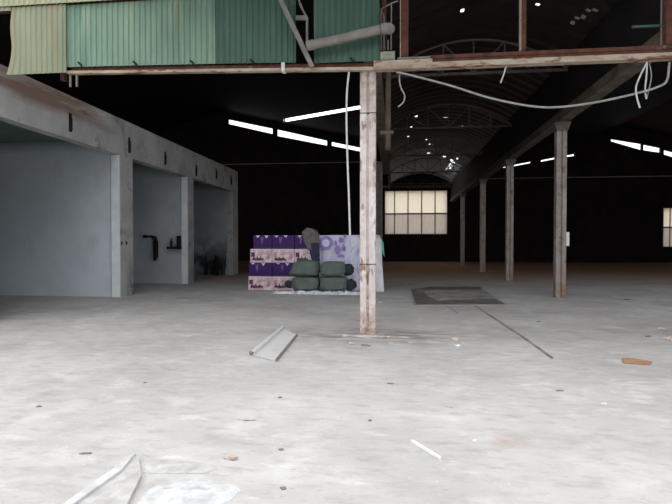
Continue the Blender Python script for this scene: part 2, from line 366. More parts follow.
# ------------------------------------------------------------------ windows in the back wall
def window(name, a, b, nx, split):
    mb = MB(); y = YB - .04; t = .07
    mb.box((a.x - t, y, a.z - t), (b.x + t, y + .1, a.z)); mb.box((a.x - t, y, b.z), (b.x + t, y + .1, b.z + t))
    mb.box((a.x - t, y, a.z), (a.x, y + .1, b.z)); mb.box((b.x, y, a.z), (b.x + t, y + .1, b.z))
    fr = struct(mb, name, M['frame'])
    W = b.x - a.x; m2 = MB()
    xs = [a.x + W * i / nx for i in range(nx + 1)] if nx != 5 else [a.x + W * f for f in (0, .155, .375, .595, .81, 1)]
    for x in xs[1:-1]: m2.box((x - .035, y + .01, a.z), (x + .035, y + .08, b.z))
    zs = [a.z, a.z + (b.z - a.z) * split, b.z]
    m2.box((a.x, y + .005, zs[1] - .05), (b.x, y + .085, zs[1] + .05)); m2.build('window_bar', M['frame'], fr)
    for i in range(nx):
        for j in (0, 1):
            MB().box((xs[i] + (.036 if i else .0), y + .03, zs[j] + .051 * (j == 1)), (xs[i + 1] - (.036 if i < nx - 1 else 0), y + .05, zs[j + 1] - .051 * (j == 0))).build('pane', M['pane_dim' if j == 0 else 'pane'], fr)
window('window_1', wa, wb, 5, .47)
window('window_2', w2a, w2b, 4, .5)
# lintel above the window, and the gable behind
struct(MB().box((wa.x - .3, YB - .15, wb.z + .25), (wb.x + .5, YB - .002, wb.z + .5)), 'trim_1', M['truss'])

# ------------------------------------------------------------------ concrete bays on the left
ZB0, ZB1 = 4.20, 5.27
PIL = [(8.95, 9.40), (14.08, 14.80), (19.0, 19.55), (24.5, 25.3)]
mb = MB()
for a, b in PIL: mb.box((XB - .30, a, 0), (XB, b, ZB0))
mb.box((XB - .30, 8.95, ZB0), (XB, 25.3, ZB1)); struct(mb, 'wall_bays', M['bay_concrete'])
XL = -15.0
struct(MB().box((XL - .2, 8.95, 0), (XL, 25.3, 4.64)), 'wall_bay_rear', M['bay_plaster'])
for k, (a, b) in enumerate(PIL):
    ya = a + .04; struct(MB().box((XL, ya, 0), (XB - .302, ya + .2, 4.64)), 'wall_partition', M[['bay_plaster', 'bay_plaster_lit', 'bay_plaster', 'bay_soot'][k]])
struct(MB().box((XL - .2, 8.95, 4.642), (XB - .302, 25.3, 4.85)), 'ceiling', M['bay_ceiling'])
# pale plaster on the pillar ends that face the yard
for a, b in PIL[1:3]: struct(MB().box((XB - .27, a - .03, 0), (XB - .02, a - .001, ZB0 - .01)), 'trim_2', M['bay_edge'])
# steel plates stuck on the beam
marks = [(70, 122, 'nearest the yard'), (129, 145, 'above the first pillar'), (165, 158, 'between the first and second pillars'), (196, 170.5, 'above the second pillar'),
         (216, 174, 'between the second and third pillars'), (231, 180, 'above the last pillar')]
for px, py, wh in marks:
    c = PX(px, py, XB); mb = MB(); mb.box((XB + .001, c.y - .05, c.z - .24), (XB + .02, c.y + .05, c.z + .22)); mb.box((XB + .02, c.y - .02, c.z - .2), (XB + .05, c.y + .03, c.z + .1))
    tag(mb.build('steel_plate', M['rust_pipe'], org=c), 'small rusty steel plate on the concrete bay beam, ' + wh, 'steel plate', 'steel plates on the bay beam')
# two wall sockets on the first pillar
for px, wh in ((121.3, 'left'), (126, 'right')):
    c = PX(px, 243, XB); r = thing('wall_socket', f'small dark socket hole on the first bay pillar, {wh} of the pair', 'socket', (XB, c.y, c.z), 'sockets on the pillar')
    part(MB().box((XB + .001, c.y - .07, c.z - .08), (XB + .015, c.y + .07, c.z + .08)), 'cover', M['bay_concrete'], r)
    part(MB().box((XB + .015, c.y - .04, c.z - .05), (XB + .02, c.y + .04, c.z + .05)), 'socket_hole', M['black'], r)
# hooked rusty pipe and shelf on the second partition
yw = PIL[2][0] + .04
a, b, c = PY(146, 236.5, yw), PY(157, 237, yw), PY(157, 260, yw)
r = thing('rusty_pipe', 'dark rusty pipe hooked down the wall of the second bay', 'pipe', (c.x, yw - .115, c.z))
part(MB().tube([(a.x, yw - .115, a.z), (b.x - .15, yw - .115, b.z + .02), (b.x - .03, yw - .115, b.z - .03), (b.x, yw - .115, b.z - .18), (b.x, yw - .115, c.z + .1), (b.x - .05, yw - .115, c.z)], [.035, .05, .08, .10, .09, .06]), 'pipe', M['rust_pipe'], r, smooth=True)
part(MB().box((a.x - .05, yw - .15, a.z - .06), (a.x + .05, yw - .001, a.z + .06)), 'wall_clip', M['rust_pipe'], r)
a, b = PY(170, 249, yw), PY(183, 247.5, yw)
r = thing('wall_shelf', 'dark little shelf on the second bay wall beside its pillar', 'shelf', (a.x, yw, a.z))
part(MB().box((a.x, yw - .30, a.z), (b.x - .02, yw - .001, a.z + .10)), 'board', M['rust_pipe'], r)
part(MB().box((b.x - .14, yw - .28, a.z + .10), (b.x - .03, yw - .001, a.z + .52)), 'side_panel', M['black'], r)
def bottle(base, h, rr, label, group, m):
    b = Vector(base); mb = MB(); mb.tube([b + Vector((0, 0, .003)), b + Vector((0, 0, h * .6)), b + Vector((0, 0, h * .72)), b + Vector((0, 0, h))], [rr, rr, rr * .42, rr * .36], 12)
    return tag(mb.build('bottle', m, org=b, smooth=False), label, 'bottle', group)
bottle((a.x + .12, yw - .14, a.z + .10), .34, .055, 'dark bottle on the wall shelf of the second bay', 'bottles in the bays', M['bottle'])
tag(MB().box((a.x + .22, yw - .22, a.z + .103), (a.x + .36, yw - .06, a.z + .22)).build('tin', M['rag'], org=(a.x + .29, yw - .14, a.z + .1), bevel=.01), 'squat grey tin beside the bottle on the wall shelf', 'tin')
# clutter on the floor of the third bay
y3 = PIL[3][0] - .25
clut = [(206, 'bottle', .9, 'tall dark bottle on the third bay floor, leftmost of the clutter'), (215, 'bottle', 1.0, 'tall dark bottle standing second in the third bay clutter'),
        (219, 'sack', .95, 'dark stuffed bag leaning on the rear wall of the third bay'), (223, 'bottle', .75, 'dark bottle right of the stuffed bag in the third bay')]
for px, kind, h, lab in clut:
    d = ray(px, 270); p = CAM + d * ((y3) / d.y); p.z = 0
    if kind == 'bottle': bottle(p, h, .10, lab, 'bottles in the bays', M['bottle'])
    else: tag(MB().blob((p.x, p.y - .35, h / 2), (.20, .17, h / 2), 3, .25, 2, flat=-h / 2 + .0).build('stuffed_bag', M['black'], org=(p.x, p.y - .35, 0), smooth=True), lab, 'bag')
d = ray(228, 270); p = CAM + d * (y3 / d.y)
mb = MB(); mb.prism([(p.x - .16, y3 + .1, 0), (p.x + .16, y3 + .1, 0), (p.x + .13, y3 + .17, 1.25), (p.x - .12, y3 + .17, 1.2)], (0, .05, 0))
tag(mb.build('board', M['rag'], org=(p.x, y3, 0)), 'pale board leaning beside the last bay pillar', 'board')

# ------------------------------------------------------------------ columns
def column(org, w, d, h, m, label, name='column', plates=()):
    x, y, z = org; r = thing(name, label, 'column', org, 'roof columns')
    mb = MB()
    for s in (-1, 1): mb.box((x + (s < 0) * (-w / 2) + (s > 0) * (w * .07), y, .002), (x + (s < 0) * (-w * .07) + (s > 0) * w / 2, y + d, h))
    part(mb, 'channel', m, r, bevel=.012)
    part(MB().box((x - w * .07 + .002, y + .035, .002), (x + w * .07 - .002, y + d - .03, h - .01)), 'web', m, r)
    part(MB().box((x - w * .54, y - .015, .001), (x + w * .54, y + d + .015, .03)), 'base_plate', m, r, bevel=.01)
    for zz in plates: part(MB().box((x - w / 2 - .004, y - .006, zz), (x + w / 2 + .004, y + d + .004, zz + .014)), 'strap', M['seam'], r)
    return r
HC = 4.60
column((XC - .025, YF, 0), .275, .24, HC, M['column_paint'], 'tall white column with peeling paint in the middle of the shed front', plates=(1.22, 3.86))
proto = column((XR, 15.35, 0), .29, .24, 5.1, M['column_grey'], 'largest grey column on the right, nearest of its row inside the shed', plates=())
cap = MB(); cap.prism([(XR - .16, 15.3, 4.86), (XR + .16, 15.3, 4.86), (XR + .24, 15.3, 5.1), (XR - .24, 15.3, 5.1)], (0, .34, 0)); part(cap, 'bracket', M['truss'], proto)
for Y, lab in ((21.95, 'dusty grey column second back in the right-hand row'), (28.55, 'dim grey column third back in the right-hand row'), (36.9, 'faint dark column farthest back in the right-hand row')):
    copy_tree(proto, (XR, Y, 0), lab)
c = PY(567.5, 239, 15.35)
part(MB().box((XR + .148, 15.38, c.z - .2), (XR + .235, 15.55, c.z + .2)), 'switch_box', M['bay_edge'], proto)
column((XC - .22, 21.95, 0), .26, .24, 5.1, M['truss'], 'dark brown column half hidden behind the white front column')
column((XR + .22, YF + .25, 0), .36, .28, HC, M['column_paint'], 'white column cut off by the right edge at the shed front')

# eaves beams on the column rows
tag(MB().box((XR - .16, YF + .35, 5.102), (XR + .16, YB - .01, 5.345)).build('gutter_beam', M['gutter'], org=(XR, YF, 5.1)), 'long brown eaves beam running back over the right-hand columns', 'beam')
tag(MB().box((XC - .16, YF + .35, 5.102), (XC + .16, 26, 5.345)).build('gutter_beam', M['gutter'], org=(XC, YF, 5.1)), 'long dark eaves beam running back behind the white column', 'beam')

# ------------------------------------------------------------------ bowstring trusses
def truss(Y, label):
    r = thing('roof_truss', label, 'truss', (XC, Y, 6.4), 'bowstring roof trusses')
    xa, xb = XC + .104, XR - .104; zf = lambda x: 6.40 + .90 * (1 - ((2 * (x - xa) / (xb - xa)) - 1) ** 2)
    part(MB().bar((xa, Y, 6.36), (xb, Y, 6.36), .06, .07), 'bottom_chord', M['truss'], r)
    n = 24; xs = [xa + (xb - xa) * i / n for i in range(n + 1)]
    part(MB().tube([(x, Y, zf(x)) for x in xs], .03, 6), 'top_chord', M['truss'], r)
    k = 6; nodes = [xa + (xb - xa) * i / k for i in range(k + 1)]
    for i in range(1, k):
        part(MB().bar((nodes[i], Y, 6.36), (nodes[i], Y, zf(nodes[i])), .04), 'strut', M['truss'], r)
    for i in range(1, k - 1):
        a, b = (i, i + 1) if i < k / 2 else (i + 1, i)
        part(MB().bar((nodes[b], Y, 6.38), (nodes[a], Y, zf(nodes[a])), .035), 'diagonal', M['truss'], r)
    return r
t0 = truss(14.6, 'arched steel roof truss nearest the shed front, above the long hose')
for Y, lab in ((21.3, 'arched steel roof truss second from the shed front'), (27.9, 'arched steel roof truss third back, under the roof holes'), (34.5, 'arched steel roof truss fourth back'), (41.0, 'arched steel roof truss nearest the back window')):
    copy_tree(t0, (XC, Y, 6.4), lab)
# thin tie rods of the side aisles
p = PY(236, 164, 30); q = PY(372, 166, 30)
tag(MB().bar((-30, 30, p.z), (XC - .1, 30, p.z - .02), .045).build('tie_rod', M['truss'], org=(XC, 30, p.z)), 'thin horizontal tie rod across the dark left aisle', 'tie rod')
p = PY(600, 177, 30)
tag(MB().bar((XR + .11, 30, p.z), (34, 30, p.z), .035).build('tie_rod', M['truss'], org=(XR, 30, p.z)), 'thin horizontal tie rod across the dark right aisle', 'tie rod')

# ------------------------------------------------------------------ the front: rusted beam, cladding, posts
zb = PY(369, 72, YF).z            # underside of the front beam
xl, xr = PY(70, 70, YF).x, 6.2
zl = PY(70, 75.5, YF).z; xm = PY(374, 70, YF).x
def zbeam(x): return zl + (zb - zl) * (x - xl) / (xm - xl) if x < xm else zb        # the left rail sinks towards the white column
r = thing('front_beam', 'long rusted steel beam with chalky lower flange across the shed front, right of the white column', 'beam', (XC, YF, zb))
part(MB().box((xm, YF - .10, zb + .005), (xr, YF + .06, zb + .095)), 'lower_flange', M['flange'], r)
part(MB().box((xm + .02, YF - .04, zb + .095), (xr, YF + .02, zb + .165)), 'web', M['rust'], r)
part(MB().box((PY(430, 50, YF).x, YF - .06, zb + .165), (xr, YF + .06, zb + .225)), 'upper_flange', M['rust'], r)
part(MB().box((xm + .0, YF - .108, zb + .02), (PY(432, 50, YF).x, YF - .101, zb + .15)), 'splice_plate', M['flange'], r)
r = thing('front_rail', 'thin rusted steel rail under the green cladding, left of the white column', 'beam', (xl, YF, zl))
part(MB().bar((xl, YF - .05, zl + .03), (xm - .004, YF - .05, zb + .03), .10, .05), 'lower_flange', M['flange'], r)
part(MB().bar((xl + .05, YF - .02, zl + .098), (xm - .004, YF - .02, zb + .098), .03, .085), 'web', M['rust'], r)
def sheet(px0, px1, z0, z1, Y, m, name, label, pitch=.105, amp=.008, z0b=None, left_torn=False):
    x0, x1 = PY(px0, 60, Y).x, PY(px1, 60, Y).x; mb = MB(); n = max(4, int((x1 - x0) / pitch * 8)); rows = 10; prev = None
    for j in range(rows + 1):
        cur = []
        for i in range(n + 1):
            u = i / n; x = x0 + (x1 - x0) * u; lo = z0 + ((z0b - z0) * u if z0b is not None else 0); z = lo + (z1 - lo) * j / rows
            ph = (x / pitch) % 1; s = min(1, max(-1, 3.0 * math.sin(2 * PI * ph) - 1.6))
            dx = (.03 * math.sin(j * .62 + .4) * (1 - u) ** 6 - .13 * max(0, 1 - j / rows * 2.2) * (1 - u) ** 6) if left_torn else 0
            cur.append(mb.bm.verts.new((x + dx, Y + amp * s + .012 * noise.noise((x * 1.3, z * 1.7, 3)), z)))
        if prev:
            for i in range(n): mb.bm.faces.new((prev[i], prev[i + 1], cur[i + 1], cur[i]))
        prev = cur
    return tag(mb.build(name, m, org=((x0 + x1) / 2, Y, z0), solid=.004), label, 'cladding')
ZS = PY(100, .9, YF - .17).z
sheet(12, 66.5, zl + .01, ZS - .005, YF - .135, M['green_dirty'], 'corrugated_sheet', 'weathered yellow-green corrugated sheet at the far left of the cladding', left_torn=True)
sheet(66.8, 215.6, zl + .125, ZS - .005, YF - .09, M['green'], 'corrugated_sheet', 'wide faded light green corrugated sheet above the left rail', z0b=zbeam(PY(216, 60, YF).x) + .145)
sheet(216.2, 296, zbeam(PY(216, 60, YF).x) + .145, ZS + .6, YF - .09, M['green_shaded'], 'corrugated_sheet', 'green corrugated sheet with shade in its colour left of the black slot', z0b=zbeam(PY(296, 60, YF).x) + .145)
sheet(314, 379.5, zb + .155, ZS + .6, YF - .09, M['green_shaded'], 'corrugated_sheet', 'narrow green corrugated sheet with shade in its colour between black slot and pipe elbow')
sheet(-14, 215.6, ZS, ZS + 1.5, YF - .175, M['green_pale'], 'corrugated_sheet', 'pale yellow corrugated sheet edge along the very top left')
sheet(-14, 11.8, PY(5, 15, YF).z, ZS - .005, YF - .15, M['green_dirty'], 'corrugated_sheet', 'small dark green sheet in the top left corner above the black gap')
# frame boards behind the cladding
mb = MB(); mb.box((xl - 3, YF + .05, ZS + .02), (XC + .1, YF + .14, ZS + .14)); mb.box((xl - 3, YF + .05, ZS + 1.45), (XC + .1, YF + .14, ZS + 1.57))
for px in (60, 290, 316, 384): x = PY(px, 30, YF).x; mb.box((x - .04, YF + .05, zb + .09), (x + .04, YF + .14, ZS + 1.5))
struct(mb, 'trim_3', M['rust'])
# little hooks on the beam
for k, (px, py, wh) in enumerate([(80, 66, 'leftmost of the row'), (135, 65, 'second from the left'), (192, 64, 'third from the left'), (252, 62, 'just left of the slot'), (352, 61, 'right of the slot')]):
    c = PY(px, py, YF - .12); mb = MB(); z = zbeam(c.x) + .115
    mb.tube([(c.x + .03, YF - .122, z), (c.x + .03, YF - .128, z + .03), (c.x, YF - .14, z + .06), (c.x - .03, YF - .13, z + .08)], .018, 8)
    tag(mb.build('hook', M['black'], org=(c.x, YF - .08, z)), 'small black hook on the front beam, ' + wh, 'hook', 'hooks on the front beam')
for px, wh in ((283, 'white clip gripping the front beam below the diagonal bar'),):
    c = PY(px, 68, YF - .12); mb = MB(); zq = zbeam(c.x); mb.box((c.x - .03, YF - .125, zq), (c.x + .03, YF - .103, zq + .14)); mb.box((c.x - .03, YF - .125, zq - .015), (c.x + .03, YF + .0, zq + .002))
    tag(mb.build('clip', M['cord'], org=(c.x, YF - .1, zb)), wh, 'clip')
for px, wh in ((71.5, 'left'), (78, 'right')):
    c = PY(px, 84, YF); tag(MB().bar((c.x, YF - .03, c.z - .06), (c.x, YF - .03, zbeam(c.x) + .003), .03).build('hanging_strap', M['angle'], org=(c.x, YF, zb)), f'short grey strap hanging under the left beam end, {wh} of the two', 'strap')
# posts above the beam
for px, pt, lab in ((404.5, 1.0, 'rusty upright post above the beam right of the pipe elbow'), (523, .62, 'rusty upright post above the beam left of the holed roof')):
    x = PY(px, 30, YF).x; r = thing('steel_post', lab, 'post', (x, YF, zb + .24), 'posts above the front beam')
    zz = zb + (.16 if px < 430 else .237)
    part(MB().box((x - .065 * pt, YF - .05, zz), (x + .065 * pt, YF + .05, 7.8)), 'post', M['rust'], r)
    part(MB().box((x - .065 * pt - .012, YF - .055, zz), (x - .065 * pt, YF + .06, 7.8)), 'edge_strip', M['flange'], r)
x = PY(669, 30, YF).x; tag(MB().box((x - .06, YF - .04, zb + .237), (x + .10, YF + .06, 7.8)).build('steel_post', M['rust'], org=(x, YF, zb + .24)), 'rusty upright post above the beam at the right edge', 'post', 'posts above the front beam')
# black slot frame, diagonal angle, pipe with elbow and bracket box
def P(px, py, dy=0): return PY(px, py, YF - .25 + dy)
r = thing('ladder_bracket', 'bent grey steel bracket in the black slot of the green cladding', 'bracket', P(306, 34, .15))
part(MB().tube([P(299, 0, .15), P(300, 4, .15), P(307, 18, .15), P(307, 46, .15)], .022, 8), 'rod', M['angle'], r)
part(MB().bar(P(296, 18, .15), P(307, 18, .15), .05, .07), 'rung', M['angle'], r)
r = thing('diagonal_bar', 'grey steel angle leaning diagonally across the black slot', 'steel bar', P(312, 63))
a, b = P(277, -8), P(312, 63.5); b.y = YF - .09; b.z = zbeam(b.x) + .145; b.z -= .115; a.y = YF - .26; b.y = YF - .20
part(MB().bar(a, b, .075, .02, up=(0, 1, 0)), 'front_flange', M['angle'], r); part(MB().bar(a + Vector((-.04, .05, 0)), b + Vector((-.04, .05, .0)), .02, .09, up=(0, 1, 0)), 'side_flange', M['angle'], r)
pts = [P(306.5, 46, -.08), P(311, 45, -.08), P(340, 39, -.08), P(372, 31.2, -.08), P(381, 29.3, -.08)]
r = thing('drain_pipe', 'grey plastic drain pipe rising to an elbow across the green cladding', 'pipe', P(311, 45))
part(MB().tube(pts, .075, 16), 'pipe', M['pipe'], r, smooth=True)
e = pts[-1]; part(MB().tube([e, P(386, 28.5, -.08), P(388.6, 28.6, -.055), P(389.6, 28.8, .0), P(389.6, 28.8, .09)], [.088, .09, .092, .09, .085], 16), 'elbow', M['pipe'], r, smooth=True)
part(MB().tube([P(308, 45.7, -.08), P(314, 44.4, -.08)], .084, 16), 'socket', M['pipe'], r)
r = thing('cable_box', 'pale metal cable box with bent rods on top of the beam', 'box', P(387, 57))
a, b = P(380, 58), P(395, 49.5); part(MB().box((a.x, YF - .10, zb + .175), (b.x, YF + .06, zb + .31)), 'box', M['bracket'], r, bevel=.01)
part(MB().box((a.x, YF - .09, zb + .166), (b.x, YF + .05, zb + .1745)), 'foot', M['bracket'], r)
for l in ([(381, 50), (381, 9), (392, 3), (398, 1)], [(384, 50), (384, 16), (381, 10)], [(388, 50), (388, 40)], [(391, 50), (391.5, 4)]):
    part(MB().tube([P(*q, .24) for q in l], .013, 8), 'rod', M['angle'], r)
a, b = P(397.5, 57, .2), P(430, 56.5, .2)
tag(MB().tube([(a.x, YF - .08, zb + .18), (b.x, YF - .08, zb + .18)], .02, 8).build('conduit', M['angle'], org=(a.x, YF - .08, zb + .175)), 'thin grey conduit lying on the beam right of the cable box', 'conduit')
# thin rods seen through the open gable on the right
a, b = PY(652, -3, 9.5), PY(652, 50, 9.5); tag(MB().bar((b.x, 9.2, zb + .2), (b.x, 9.2, 7.9), .02).build('hanger_rod', M['angle'], org=(b.x, 9.2, 5)), 'thin vertical rod near the right edge above the beam', 'rod')
a = PY(632, 27, 9.05); tag(MB().bar((a.x, 9.05, a.z), (6.1, 9.05, a.z), .035).build('cross_rail', M['green_shaded'], org=a), 'dark green horizontal rail behind the thin vertical rod', 'rail')
# ------------------------------------------------------------------ downpipe behind the column, tube light, cords
a, b = PY(388, 72, 10.2), PY(388, 150, 10.2); r = thing('downpipe', 'thin brown downpipe hanging behind the white column', 'pipe', (b.x, 10.2, b.z))
part(MB().tube([(b.x, 10.2, b.z), (b.x, 10.2, 5.34)], .055, 10), 'pipe', M['gutter'], r, smooth=True)
part(MB().box((XC + .162, 10.17, 5.16), (b.x, 10.23, 5.24)), 'bracket', M['truss'], r)
q = PY(385, 133, 10.2); part(MB().box((q.x - .10, 10.12, q.z - .03), (q.x + .17, 10.28, q.z + .03)), 'bracket', M['truss'], r)
a, b = PY(285.5, 120.3, YF + .36), PY(373, 105, YF + .36); d = (b - a).normalized()
r = thing('tube_light', 'bright white tube light slanting up to the back of the white column', 'lamp', b)
part(MB().tube([a, b], .028, 12), 'tube', M['tube'], r, smooth=True)
part(MB().tube([a - d * .04, a + d * .01], .03, 12), 'end_cap', M['cable'], r); part(MB().tube([b - d * .01, b + d * .04], .03, 12), 'end_cap', M['cable'], r)
part(MB().box((b.x - .12, YF + .262, b.z - .05), (b.x - .04, YF + .345, b.z + .03)), 'bracket', M['cable'], r)
def curve_pts(pxs, Y, n=8):
    P3 = [PY(x, y, Y) for x, y in pxs]; out = []
    for i in range(len(P3) - 1):
        p0, p1, p2, p3 = P3[max(i - 1, 0)], P3[i], P3[i + 1], P3[min(i + 2, len(P3) - 1)]
        for k in range(n):
            t = k / n; out.append(.5 * ((2 * p1) + (p2 - p0) * t + (2 * p0 - 5 * p1 + 4 * p2 - p3) * t * t + (3 * p1 - p0 - 3 * p2 + p3) * t ** 3))
    return out + [P3[-1]]
YC = YF - .02
def cord(pxs, rad, m, name, label, cat, group=None, Y=YC):
    pts = curve_pts(pxs, Y); return tag(MB().tube(pts, rad, 8).build(name, m, org=pts[0], smooth=True), label, cat, group)
cord([(396, 72), (410, 75), (450, 85.5), (490, 98), (530, 106), (560, 107), (600, 101.5), (640, 92.5), (660, 86), (667, 80), (669, 66), (669.5, 62.5)], .019, M['cable'], 'hose', 'long grey hose sagging under the beam from white column to right edge', 'hose')
cord([(400, 72), (399.5, 80), (401, 88), (404.5, 95), (403.5, 102), (398, 107)], .013, M['cable'], 'cord', 'short curled cord dangling right of the white column', 'cord', 'cords under the beam', Y=YC + .06)
cord([(506, 66.2), (503.5, 75), (500.5, 83)], .012, M['cord'], 'cord', 'short straight cord hanging under the beam near the truss', 'cord', 'cords under the beam')
cord([(647, 62.3), (641, 74), (636, 87), (637, 98), (640, 108)], .014, M['cord'], 'cord', 'longest of the pale cords at the right end of the beam', 'cord', 'cords under the beam', Y=YC - .06)
cord([(647, 62.3), (646.5, 75), (645, 90), (646.5, 99)], .014, M['cord'], 'cord', 'straight middle cord of the bunch at the right end of the beam', 'cord', 'cords under the beam', Y=YC + .05)
cord([(649, 62.3), (651, 72), (651, 80), (647, 97)], .010, M['cable'], 'cord', 'thin bowed cord rightmost of the bunch at the right end', 'cord', 'cords under the beam', Y=YC + .07)
cord([(349, 72), (347, 92), (346.5, 120), (347.5, 160), (349, 200), (350, 236)], .017, M['cord'], 'hanging_cable', 'long white cable hanging from the rail left of the white column', 'cable', Y=YF - .05)

# ------------------------------------------------------------------ carton stack
YS = 16.75; dep = .62
s0 = G(249, 290.3); zrow = PY(250, 290, YS).z
rows = [(248.3, 290, 276.5, 'pink'), (249, 276.3, 262.8, 'purple'), (250.3, 262.6, 249.2, 'pink'), (253.5, 249, 235.2, 'purple')]
rn = ['bottom', 'second', 'third', 'top']; cn = ['left', 'middle', 'right']
seams = [0, 22.5, 44.8, 67]
H = (PY(250, 235.2, YS).z) / 4
for j, (xs, yb, yt, kind) in enumerate(rows):
    for i in range(3):
        if (j, i) == (0, 2): pass
        xa = PY(xs, 280, YS).x if i == 0 else PY(249.5 + seams[i], 280, YS).x + .006
        xb = PY(249.5 + seams[i + 1], 280, YS).x - .006
        za, zt = j * H + .002, (j + 1) * H - .004
        dy = .02 * ((i * 7 + j * 3) % 3); Y = YS + dy
        col = 'purple' if kind == 'purple' else 'pink and white'
        r = thing('carton', f'{col} printed carton, {cn[i]} one in the {rn[j]} row of the stack', 'carton', ((xa + xb) / 2, Y, za), 'cartons in the purple stack')
        part(MB().box((xa, Y, za), (xb, Y + dep, zt)), 'box', M[kind], r, bevel=.008)
        mb = MB(); f = Y - .004; W = xb - xa
        random.seed(31 + i * 5 + j)
        if kind == 'purple':
            for k in range(2):
                cx = xa + W * (.24 + .42 * k + random.uniform(-.08, .08)); hh = random.uniform(.05, .11)
                part(MB().prism([(cx - .07, f, zt - .01), (cx - .035, f, zt - .004), (cx, f, zt - .02), (cx + .035, f, zt - .004), (cx + .07, f, zt - .01), (cx + .03, f, zt - hh * .7), (cx, f, zt - hh)], (0, .003, 0)), 'top_mark', M['print_white'], r)
            cx = xa + W * random.uniform(.2, .5)
            part(MB().prism([(cx - .05, f, zt - .06), (cx + .06, f, zt - .06), (cx + .035, f, za + .22), (cx - .01, f, za + .16)], (0, .003, 0)), 'lilac_streak', M['print_lilac'], r)  # lavender streak on the carton face
            mb = MB(); mb.box((xa + .03, f, za + .015), (xb - .03, f + .003, za + .04)); part(mb, 'lower_band', M['print_dark'], r)
        else:
            pts_ = []; m_ = 16                           # ragged band of dark lettering along the foot of the carton
            for k in range(m_ + 1): pts_.append((xa + W * (.10 + .52 * k / m_), f, za + .055 + random.uniform(.0, .03)))
            for k in range(m_, -1, -1): pts_.append((xa + W * (.10 + .52 * k / m_), f, za + .13 + (.16 if k % 5 == 2 else .03) * random.uniform(.4, 1)))
            mb.prism(pts_, (0, .003, 0))
            part(mb, 'dark_print', M['print_dark'], r)
            qx = xa + W * random.uniform(.04, .10); part(MB().box((qx, f, za + H * .42), (qx + .13, f + .003, za + H * .74)), 'dark_square', M['print_dark' if i != 1 else 'print_rose'], r)
            qx = xa + W * random.uniform(.72, .78); part(MB().prism([(qx, f, za + H * .2), (qx + .13, f, za + H * .25), (qx + .15, f, za + H * .6), (qx + .05, f, za + H * .7)], (0, .003, 0)), 'rose_square', M['print_rose'], r)
            mb = MB(); n = 14; cx, cz, ra = xa + W * .55, za + H * .58, .12
            for k in range(n):
                a0, a1 = PI * (.05 + .9 * k / n), PI * (.05 + .9 * (k + 1) / n)
                mb.prism([(cx + ra * math.cos(a0), f, cz + ra * .7 * math.sin(a0)), (cx + ra * math.cos(a1), f, cz + ra * .7 * math.sin(a1)), (cx + .7 * ra * math.cos(a1), f, cz + .5 * ra * math.sin(a1)), (cx + .7 * ra * math.cos(a0), f, cz + .5 * ra * math.sin(a0))], (0, .003, 0))
            part(mb, 'rose_print', M['print_rose'], r)
            part(MB().box((xa + .01, f, zt - .035), (xb - .01, f + .003, zt - .004)), 'top_tape', M['print_white'], r)
HT = 4 * H
# ------------------------------------------------------------------ wrapped bundle on the right
YW = YS + .12
x0, x1 = PY(318.5, 260, YW).x, PY(378.5, 260, YW).x
r = thing('wrapped_pallet', 'lavender plastic-wrapped pallet load between purple cartons and white column', 'pallet load', ((x0 + x1) / 2, YW, 0))
mb = MB(); NU, NV = 150, 34; D = 1.1
per = [(x0, YW + D), (x0, YW), (x1, YW), (x1 + .05, YW + D)]
lens = [D, x1 - x0, D]; tot = sum(lens)
def pper(t):
    t *= tot
    for k in range(3):
        if t <= lens[k] or k == 2:
            u = min(1, t / lens[k]); a, b = Vector(per[k]), Vector(per[k + 1]); return a.lerp(b, u), k
        t -= lens[k]
prev = None
for j in range(NV + 1):
    cur = []; v = j / NV
    for i in range(NU + 1):
        p, k = pper(i / NU); nrm = (Vector((-1, 0)), Vector((0, -1)), Vector((1, 0)))[k]
        wob = .028 * noise.noise((i * .23, v * 1.2, 1.5)) + .02 * noise.noise((i * .6, v * 3, 8)) + .05 * (1 - v) * (1 if k else 0) * (.5 + noise.noise((i * .15, 3, 2)))
        q = p + nrm * wob
        cur.append(mb.bm.verts.new((q.x, q.y, .01 + (HT - .015) * v + (.03 * noise.noise((i * .12, 5, 5)) if j == NV else 0))))
    if prev:
        for i in range(NU): mb.bm.faces.new((prev[i], prev[i + 1], cur[i + 1], cur[i]))
    prev = cur
mb.bm.faces.new(prev); part(mb, 'plastic_wrap', M['wrap'], r, smooth=True)
def disc(mb, cx, cz, ra, y, t=.004, n=20): mb.prism([(cx + ra * math.cos(2 * PI * k / n), y, cz + ra * math.sin(2 * PI * k / n)) for k in range(n)], (0, t, 0))
mb = MB(); c = PY(326, 243, YW); disc(mb, c.x, c.z, .24, YW - .055); part(mb, 'round_print', M['wrap_print'], r)
mb = MB(); disc(mb, c.x, c.z, .13, YW - .060); part(mb, 'print_centre', M['wrap'], r)
mb = MB()
for px, py, hw, hh in ((338, 250, .10, .16), (341.5, 240, .09, .10), (344, 248, .07, .12), (336, 243, .05, .09), (341, 256, .12, .06), (345, 236, .05, .05)):
    c = PY(px, py, YW); mb.prism([(c.x + hw * math.cos(2 * PI * k / 11) * (1 + .5 * noise.noise((k * 1.7, px, 1))), YW - .056, c.z + hh * math.sin(2 * PI * k / 11) * (1 + .5 * noise.noise((k * 1.7, px, 1)))) for k in range(11)], (0, .004, 0))
    part(mb, 'ink_blot', M['wrap_print'], r); mb = MB()
mb.free() if hasattr(mb, 'free') else mb.bm.free()
